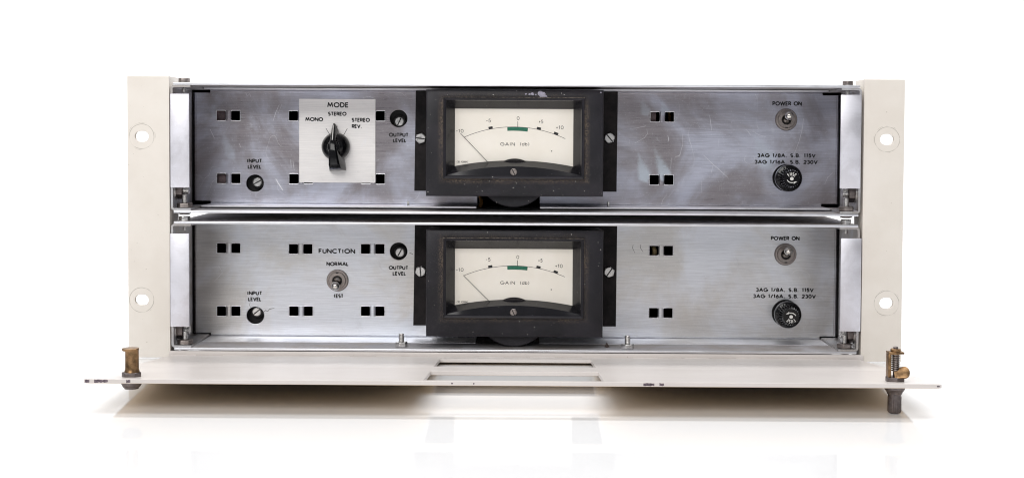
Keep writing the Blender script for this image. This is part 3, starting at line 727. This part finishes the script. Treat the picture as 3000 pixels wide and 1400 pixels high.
def module(spec):
    zb = at(540, spec['yb'], 0)[1]; zt = at(540, spec['yt'], 0)[1]
    root = link('amplifier_module', None, None, (0, 0, zb)); root['label'] = spec['label']; root['category'] = 'amplifier'
    root['group'] = 'steel amplifier modules stacked in the rack frame'
    st = spec['steel']
    part('bottom_plate', MB().box(XP_L, XP_R, 0.3, 240, zb, zb+T), 'plate_face', root, bevel=.35)
    part('top_plate', MB().box(XP_L, XP_R, 0.3, 240, zt-T, zt), 'plate_face', root, bevel=.35)
    part('back_plate', MB().box(XB_L+1, XB_R-1, 237, 239.4, zb+T-.4, zt-T+.4), 'cavity_shade', root)
    part('shade_liner', MB().box(XB_L+1, XB_R-1, 62, 237.5, zb+T-.3, zb+T+.3).box(XB_L+1, XB_R-1, 56, 237.5, zt-T-.3, zt-T+.3), 'cavity_shade', root)  # added near-black sheets, keep the case interior dark
    part('bottom_lip', MB().box(XP_L-.05, XP_R+.05, -.35, .6, zb-.02, zb+T+.02), 'sheet_edge', root, bevel=.3)  # lips: added lighter strips that paint in the plates' lit front edges
    part('top_lip', MB().box(XP_L-.05, XP_R+.05, -.35, .6, zt-T-.02, zt+.02), 'sheet_edge', root, bevel=.3)
    for s in (-1, 1):
        x0, x1 = (XB_L, XB_L+12.4) if s < 0 else (XB_R-12.4, XB_R)
        br = part('corner_bracket', rounded_u(x0, x1, zb+T+.1, zt-T-.1, 2.2, 1.35, .4, 50.5, s), 'bracket', root, smooth=35)
        xw = XB_L+.2 if s < 0 else XB_R-.2
        part('side_wall', MB().box(xw, xw+s*-1*-1.2 if False else xw-s*1.2, 50.8, 238.5, zb+T-.3, zt-T+.3), 'cavity_shade', root)
        # front tab wrapped round the outside of the bracket
        ya, yb_ = spec['tab']
        tx = (498.2, 555) if s < 0 else (2464, 2520.5)
        dy = 0 if s < 0 else spec['tab_dy']
        XA, ZA = at(tx[0], ya+dy, -1); XC, ZC = at(tx[1], yb_+dy, -1)
        xo = XA if s < 0 else XC
        tab = MB().box(XA, XC, -1.3, 0.2, ZC, ZA)
        part('front_tab', tab, 'zinc', root, bevel=.4)
        # side bolt: hex nut lying against the bracket wall, threaded end pointing inwards
        xi = (XB_L+1.35) if s < 0 else (XB_R-1.35); axis = 'X' if s < 0 else 'X-'
        zc = at(520, spec['sidebolt'], 8)[1]
        nut = part('hex_nut', hex_mb((xi, 10.5, zc), axis, 6.0, 4.4, .5), 'dark_metal', root, bevel=.2)
        part('washer', MB().lathe([(6.6, 0), (6.6, .6)], (xi, 10.5, zc), axis, 24), 'screw', nut)
        part('bolt_end', MB().lathe([(r, h+4.3) for r, h in thread_prof(3.1, 3.8, .9, .4)], (xi, 10.5, zc), axis, 20), 'screw', nut)
        # vertical screws through the covers
        xs = at(541 if s < 0 else 2479, 600, 6)[0]
        hb = part('cover_screw', MB().lathe([(4.3, -1.3), (3.9, -2.0), (2.8, -2.6), (.02, -2.7)] if spec['upper'] else [(3.4, -.2), (3.2, -.9), (.02, -1.0)], (xs, 6, zb+1.25 if spec['upper'] else zb+.15), 'Z', 26), 'dark_metal', root)
        part('thread', MB().lathe([(r, h) for r, h in thread_prof(1.7, 8.4, .75, .3)], (xs, 6, zb+T*2), 'Z', 16), 'screw', hb)
        n2 = part('hex_nut', hex_mb((xs, 6, zb+T*2+.15), 'Z', 4.9, 2.9, .15), 'dull_screw', root, bevel=.15)
        ht = part('cover_bolt', hex_mb((xs, 6, zt+.1), 'Z', 3.6, 2.9, .25), 'dull_screw' if spec['upper'] else 'screw', root, bevel=.15)
        part('washer', MB().lathe([(4.1, 0), (4.1, .4)], (xs, 6, zt+.02), 'Z', 24), 'screw', ht)
        part('thread', MB().lathe([(r, h) for r, h in thread_prof(1.35, 3.6, .75, .3)], (xs, 6, zt-T*2-.2), 'Z-', 16), 'screw', ht)
    # front panel with notched corners, square lance holes, round access holes, meter notch below
    zlo = at(1000, spec['bend'], PY)[1]-.2; zhi = zt-T-1.4; nx = 11.6
    xl, xr = XB_L+1.6, XB_R-1.6; mx, mz = at(1490, 560, PY); mw = 20.5
    z_s = zlo+3.0; z_st = zhi-2.2
    out = [(xl+2.38, zlo+1.7), (xl+nx, zlo+1.7), (xl+nx, zlo+.9), (mx-mw, zlo+.9), (mx-mw, zlo+30), (mx+mw, zlo+30), (mx+mw, zlo+.9), (xr-nx, zlo+.9), (xr-nx, zlo+1.7), (xr-2.38, zlo+1.7),
           (xr-2.38, zhi-1.7), (xr-nx, zhi-1.7), (xr-nx, zhi-.9), (xl+nx, zhi-.9), (xl+nx, zhi-1.7), (xl+2.38, zhi-1.7)]
    rounds = [circle(*at(hx, hy, PY), 5.75) for hx, hy, *_ in spec['trimmers']]
    v, f = xz_plate([out]+square_holes(spec['pairs'])+rounds, PY, 1.25, .28)
    mb = MB().add(v, f)
    panel = part('front_panel', mb, st, root, smooth=0)
    for s_ in (-1, 1):
        xe = xl if s_ < 0 else xr; ring = []
        for k_ in range(9):
            a_ = math.radians(90*k_/8); ring.append((xe+s_*0+(-s_)*2.4*(1-math.sin(a_)) , PY+2.4*(1-math.cos(a_))))
        ring.append((xe, PY+8)); mbx = MB(); n_ = len(ring)
        mbx.add([(p, q, z) for z in (zlo+1.7, zhi-1.7) for p, q in ring], [(i, i+1, n_+i+1, n_+i) for i in range(n_-1)])
        part('panel_bend', mbx, st, panel, smooth=60)
    for xa, xb in ((xl+nx, mx-mw), (mx+mw, xr-nx)):
        part('panel_flange', bent_strip(xa, xb, PY+1.0, 26, zlo, 1.0, .9, 1), 'sheet_edge', panel, smooth=50)
    part('panel_flange', bent_strip(xl+nx, xr-nx, PY+1.0, 34, zhi, 1.0, .9, -1), 'sheet_edge', panel, smooth=50)
    for px, py in spec['pairs']:
        X, Z = at(px, py, PY); w, h = 2.0, 3.35; mb = MB(); prof = [(-w, .25), (-w*.8, -.35), (-w*.4, -.75), (w*.4, -.75), (w*.8, -.35), (w, .25)]
        n = len(prof); mb.add([(X+a, PY+b, Z+zz) for zz in (-h, h) for a, b in prof], [(i, i+1, n+i+1, n+i) for i in range(n-1)]+[tuple(range(n)), tuple(range(2*n-1, n-1, -1)), (0, n, 2*n-1, n-1)])
        br = part('lanced_bridge', mb, st, panel, smooth=60)
        for s_ in (-1, 1):
            xq = X+s_*21*.2249; lp = rrect(xq-3.2, xq+3.2, Z-3.4, Z+3.4, (.3, 1, 1, .3) if s_ < 0 else (1, .3, .3, 1), 4)
            path = [(a, PY-.02, b) for a, b in lp]; path.append(path[0]); path.append(path[1])
            part('rim', MB().tube(path, .27, 8), 'rim', panel, smooth=60)  # bright ring added to draw the highlight round each hole
    for hx, hy, sx, sy, an in spec['trimmers']: trimmer(root, hx, hy, sx, sy, an)
    for s, px, py, cap, w in spec['text']: letters(panel, s, px, py, cap, w, PY, .80 if cap > 14 else .72, gap=.3)
    for px, py, tl in spec['toggles']: toggle(root, px, py, tl)
    fuse(root, *spec['fuse'])
    # black mounting plates either side of the meter and their slotted hex screws
    x0, y0, x1, y1 = spec['plate']; PA, ZA = at(x0, y0, PY-1); PB, ZB = at(x1, y1, PY-1)
    v, f = xz_plate([[(PA+.3, ZA), (PB, ZA), (PB-.4, ZB), (mx+mw+1, ZB), (mx+mw+1, ZB+22), (mx-mw-1, ZB+22), (mx-mw-1, ZB), (PA-.6, ZB)]], PY-1.2, 1.1, .15)
    mp = part('mounting_plate', MB().add(v, f), 'black_plate', root, smooth=0)
    for (px, py, a) in spec['msc']:
        X, Z = at(px, py, PY-3); ms = part('mounting_screw', slotted((X, PY-1.2, Z), 3.7, 2.6, math.radians(a), True, .3, .85), 'screw', root, smooth=25); slot_shade(ms, (X, PY-1.2, Z), 3.7, 2.6, math.radians(a), .8)
    meter(root, spec['meter'])
    return root, panel, zb, zt, zlo

UP = dict(upper=True, yb=623.6, yt=242.3, bend=597, tab=(275, 550), tab_dy=3, sidebolt=556, steel='steel_upper',
    label='upper steel amplifier with MODE selector knob on a square plate',
    pairs=[(669, 339), (881, 340), (1093, 340), (1940, 343), (670, 523), (882, 524), (1093, 524.5), (1938, 527)],
    trimmers=[(747, 537, 753.5, 534, math.radians(28)), (1168, 347.5, 1169.6, 357, math.radians(65))],
    text=[('INPUT', 746, 471.5, 12, 44), ('LEVEL', 746, 489, 12, 41), ('OUTPUT', 1168, 395.5, 12, 58), ('LEVEL', 1171, 412, 12, 40),
          ('POWER ON', 2306, 304, 13, 86), ('3AG 1/8A. S.B. 115V', 2304, 456, 12, 171), ('3AG 1/16A. S.B. 230V', 2303, 475, 12, 185)],
    toggles=[(2303, 351, 12.5)], fuse=(2302, 521, False), plate=(1217, 264, 1808, 562), msc=[(1232.5, 406, -8), (1786, 405, -50)],
    meter=dict(outer=(1248, 263.5, 1769, 576), ridge=(1298, 285, 1714, 526), dial=(1333, 319.5, 1680, 487.5, 17),
        arc=((1361, 402), (1512, 372.5), (1656, 407)), green=(1486, 1547), marks=(1438, 1578, 1628), zero=(1517, 356, 373),
        text=[('-10', 1347, 384, 10.5, 22), ('-5', 1431, 354, 10.5, 14), ('0', 1518, 347, 10.5, 8), ('+5', 1585, 357, 10.5, 13), ('+10', 1640, 374, 10.5, 22),
              ('GAIN', 1487, 422.5, 10, 43), ('(db)', 1537, 422.5, 10, 27)], dot=(1616, 443), tag=0,
        needle=((1349, 391), (1430, 476)), hub=(1508, 465, 75), screw=(1504.5, 504.5)))
LO = dict(upper=False, yb=1025, yt=648.5, bend=984, tab=(684, 957), tab_dy=14, sidebolt=966, steel='steel_lower',
    label='lower steel amplifier with FUNCTION toggle switch and no square plate',
    pairs=[(670, 727), (881, 729), (1092, 729), (1937, 734), (670, 911), (882, 911), (1092, 911), (1936, 916)],
    trimmers=[(748, 923.5, 751.5, 913.5, math.radians(38)), (1168, 736, 1171, 740, math.radians(62))],
    text=[('INPUT', 746.5, 858.5, 12, 44), ('LEVEL', 746.5, 876, 12, 40), ('OUTPUT', 1167.5, 784, 12, 58), ('LEVEL', 1170, 801, 12, 40),
          ('FUNCTION', 987, 735.5, 14.5, 108), ('NORMAL', 989, 773, 12, 66), (['worn_T', 'E', 'S', 'T'], 991, 866.5, 12, 31),
          ('POWER ON', 2300.5, 698, 12.5, 84), ('3AG 1/8A. S.B. 115V', 2299, 849, 12, 170), ('3AG 1/16A. S.B. 230V', 2298, 867.5, 12, 185)],
    toggles=[(989, 821, -14), (2301, 745, 15)], fuse=(2300, 916, True), plate=(1214, 658, 1806, 956), msc=[(1232, 795, -85), (1785, 797, 55)],
    meter=dict(outer=(1248, 674, 1768, 987.5), ridge=(1298, 696, 1712, 933), dial=(1333, 729, 1678, 894, 17),
        arc=((1359, 807), (1512, 778.5), (1655, 811)), green=(1486, 1546), marks=(1437, 1577, 1627), zero=(1516, 762, 779),
        text=[('-10', 1347, 790, 10.5, 22), ('-5', 1430, 760, 10.5, 14), ('0', 1517, 753, 10.5, 8), ('+5', 1583, 763, 10.5, 13), ('+10', 1637.5, 779, 10.5, 22),
              ('GAIN', 1487, 828, 10, 43), ('(db)', 1537, 828, 10, 27)], dot=(1615, 848), tag=1,
        needle=((1357, 806), (1434, 883)), hub=(1506, 871, 75), screw=(1504, 915)))
up_root, up_panel, uzb, uzt, uzlo = module(UP)
lo_root, lo_panel, lzb, lzt, lzlo = module(LO)

# MODE plate with its lettering, pointer ticks and knob, on the upper module only
xa, za = at(876, 290, PY-1); xb_, zb_ = at(1100, 536, PY-1)
mp = part('mode_plate', MB().add(*xz_plate([rrect(xa, xb_, zb_, za, (.4, .4, .4, .4))], PY-.95, .85, .12)), 'aluminium', up_root, smooth=0)
YP = PY-.95
for s, px, py, cap, w, wt in (('MODE', 990, 308, 15.5, 63, .62), ('STEREO', 988, 334, 12, 55, .55), ('MONO', 920.5, 350, 12, 53, .55), ('STEREO', 1057, 352, 12, 54, .55), ('REV.', 1046, 370.5, 12, 31, .55)):
    letters(mp, s, px, py, cap, w, YP, wt+.15, gap=.3)
for a, b in (((955, 376.5), (965, 393)), ((987.5, 369), (987.5, 391)), ((1017.5, 377), (1006, 398))):
    A, B = at(*a, YP), at(*b, YP); v, f = ribbon([A, B], .32); part('tick', MB().add([(p, YP-.05, q) for p, q, _ in v], f), 'print_black', mp, smooth=0)
knob(up_root, 984, 430)

# little studs standing on the lower flange, and their upper-module counterparts
def stud(root, px, ybase, Y, zt_, r=3.9, hh=3.1, L=5.5, mat='screw'):
    X = at(px, ybase, Y)[0]
    n = part('hex_nut', hex_mb((X, Y, zt_), 'Z', r, hh, .2), mat, root, bevel=.2)
    part('stud', MB().lathe([(rr, h) for rr, h in thread_prof(1.75, L, .85, .35)], (X, Y, zt_+hh), 'Z', 18), mat, n)
stud(lo_root, 1176, 1020, 10, lzb+T+.1); stud(lo_root, 1838, 1024, 8, lzb+T+.1, 4.3, 2.9)
def pin(root, px, py, Y, r, h, ztop):
    X, Z = at(px, py, Y); part('pin', MB().lathe([(r, 0), (r, h), (r*.7, h+.3)], (X, Y, ztop), 'Z', 14), 'screw', root)
pin(up_root, 1196, 600, 40, .7, 2.2, uzlo); pin(up_root, 1782, 600, 40, .8, 2.6, uzlo)

# individual scratches, wipes of a pencil and a gouge in the upper meter case: thin slivers lying on the surface
M['scratch'] = simple('fresh_scratch_in_plating', (.80, .80, .84), .4, 1, .1, 1.0)
M['pencil'] = simple('graphite_mark', (.10, .10, .11), .5, .3, .3, 1.5)
M['gouge'] = simple('pale_gouge_in_plastic', (.36, .34, .42), .6, 0, .3, 1.2, .3)
def sliver(root, pts, w, mat, Y=PY):
    P = [Vector(at(a, b, Y)) for a, b in pts]; n = len(P); L = []; Rr = []
    for i, p in enumerate(P):
        d = (P[min(i+1, n-1)]-P[max(i-1, 0)]).normalized(); h = w/2*(.35+.65*math.sin(math.pi*(i+.5)/n))*(.8+.4*random.random())
        L.append((p.x-d.y*h, Y-.03, p.y+d.x*h)); Rr.append((p.x+d.y*h, Y-.03, p.y-d.x*h))
    part('scratch' if mat != 'pencil' else 'pencil_mark', MB().add(L+Rr, [(i, i+1, n+i+1, n+i) for i in range(n-1)]), mat, root, smooth=0)
for pts, w in (([(808, 524), (814, 535), (821, 546), (829, 558)], .75), ([(2061, 455), (2085, 478), (2110, 500), (2133, 521)], .24), ([(2089, 484), (2086, 497), (2083, 508)], .18),
        ([(2079, 338), (2082, 360), (2085, 383)], .2), ([(1967, 463), (1966, 478), (1965, 494)], .18), ([(2354, 347), (2351, 375), (2342, 412), (2327, 451)], .2),
        ([(2184, 379), (2192, 386), (2199, 397)], .22), ([(2206, 385), (2222, 395), (2245, 402)], .16), ([(1845, 377), (1862, 376), (1888, 371), (1893, 366)], .16),
        ([(1895, 378), (1897, 392), (1888, 404), (1860, 420)], .15), ([(1956, 397), (1959, 407), (1957, 416)], .25), ([(818, 307), (808, 330), (800, 355)], .2), ([(826, 306), (815, 333)], .15),
        ([(720, 272), (724, 283), (732, 275), (735, 285)], .25), ([(1100, 290), (1080, 283), (1062, 288)], .16), ([(2056, 530), (2056, 565)], .18), ([(2440, 505), (2425, 520), (2416, 540)], .2),
        ([(616, 380), (628, 405)], .25), ([(700, 420), (706, 432)], .2), ([(852, 468), (853, 492)], .3), ([(858, 470), (862, 500)], .18)):
    sliver(up_root, pts, w, 'scratch')
for pts, w in (([(640, 778), (652, 798), (628, 825)], .22), ([(2212, 845), (2214, 851)], .3), ([(2410, 780), (2432, 792), (2422, 802)], .18), ([(1990, 675), (1993, 680)], .3)):
    sliver(lo_root, pts, w, 'scratch')
for pts, w in (([(771, 914), (778, 909), (785, 911), (790, 905), (804, 902)], .5), ([(733, 885), (731, 893), (734, 900)], .2), ([(1855, 716), (1853, 726), (1860, 741)], .3), ([(1877, 716), (1876, 726), (1884, 738)], .3), ([(1200, 741), (1210, 744)], .5)):
    sliver(lo_root, pts, w, 'pencil')
for (a, b, r) in ((1583, 275, 1.5), (1590, 279, 1.9), (1597, 282, 1.3), (1586, 285, .7), (1560, 276, .9), (1551, 277, .7), (1541, 276, .6), (1570, 278, .6), (1760, 272, .55)):
    X, Z = at(a, b, 6); n = 9
    mb = MB().lathe([(r, 0), (r*.7, .12), (.02, .16)], (X, 5.98, Z), 'Y-', n, random.random(), lambda i, k, q: q*random.uniform(.65, 1.25))
    part('gouge', mb, 'gouge', up_root, smooth=0)

# wires glimpsed inside
def wire(root, pts, r, mat):
    P = [(at(a, b, Y)[0], Y, at(a, b, Y)[1]) for a, b, Y in pts]; Q = []
    for i in range(len(P)-1):
        for k in range(6):
            t = k/6; p0 = P[max(i-1, 0)]; p1 = P[i]; p2 = P[i+1]; p3 = P[min(i+2, len(P)-1)]
            Q.append(tuple(.5*((2*p1[j])+(-p0[j]+p2[j])*t+(2*p0[j]-5*p1[j]+4*p2[j]-p3[j])*t*t+(-p0[j]+3*p1[j]-3*p2[j]+p3[j])*t**3) for j in range(3)))
    Q.append(P[-1]); part('wire', MB().tube(Q, r, 12), mat, root)
wire(up_root, [(1400, 560, 60), (1408, 580, 50), (1410, 597, 46), (1402, 612, 54)], 1.2, 'wire_brown')
wire(lo_root, [(1912, 700, 75), (1914, 722, 62), (1918, 738, 58), (1912, 765, 66)], 1.5, 'wire_tan')
M['inner_brown'] = simple('oxidised_inner_bar', (.16, .115, .12), .55, .3, .25, .5)
for (xa_, xb_2, ya_, yb_2) in ((628, 664, 322, 355), (630, 665, 506, 540), (1898, 1922, 322, 360)):
    A, B = at(xa_, ya_, 57), at(xb_2, yb_2, 57)
    part('inner_bar', MB().box(A[0], B[0], 56.5, 58, A[1], B[1]), 'inner_brown', up_root, bevel=.2)
wire(up_root, [(1955, 300, 78), (1962, 345, 70), (1966, 400, 80)], 1.0, 'wire_brown')

# a crumb of dirt on the sill of the lower module
X, Z = at(1778, 1014, 12)
mb = MB().lathe([(.3, 0), (1.3, .3), (1.0, 1.6), (.55, 2.6), (.1, 3.3)], (X, 12, lzb+T+.05), 'Z', 7, .3, lambda i, k, r: r*(1+.35*math.sin(k*2.1+i*1.7)))
o = part('dirt_crumb', mb, 'dirt', None, smooth=0)
o['label'] = 'small dark crumb of dirt on the lower sill left of the right-hand stud'; o['category'] = 'dirt crumb'
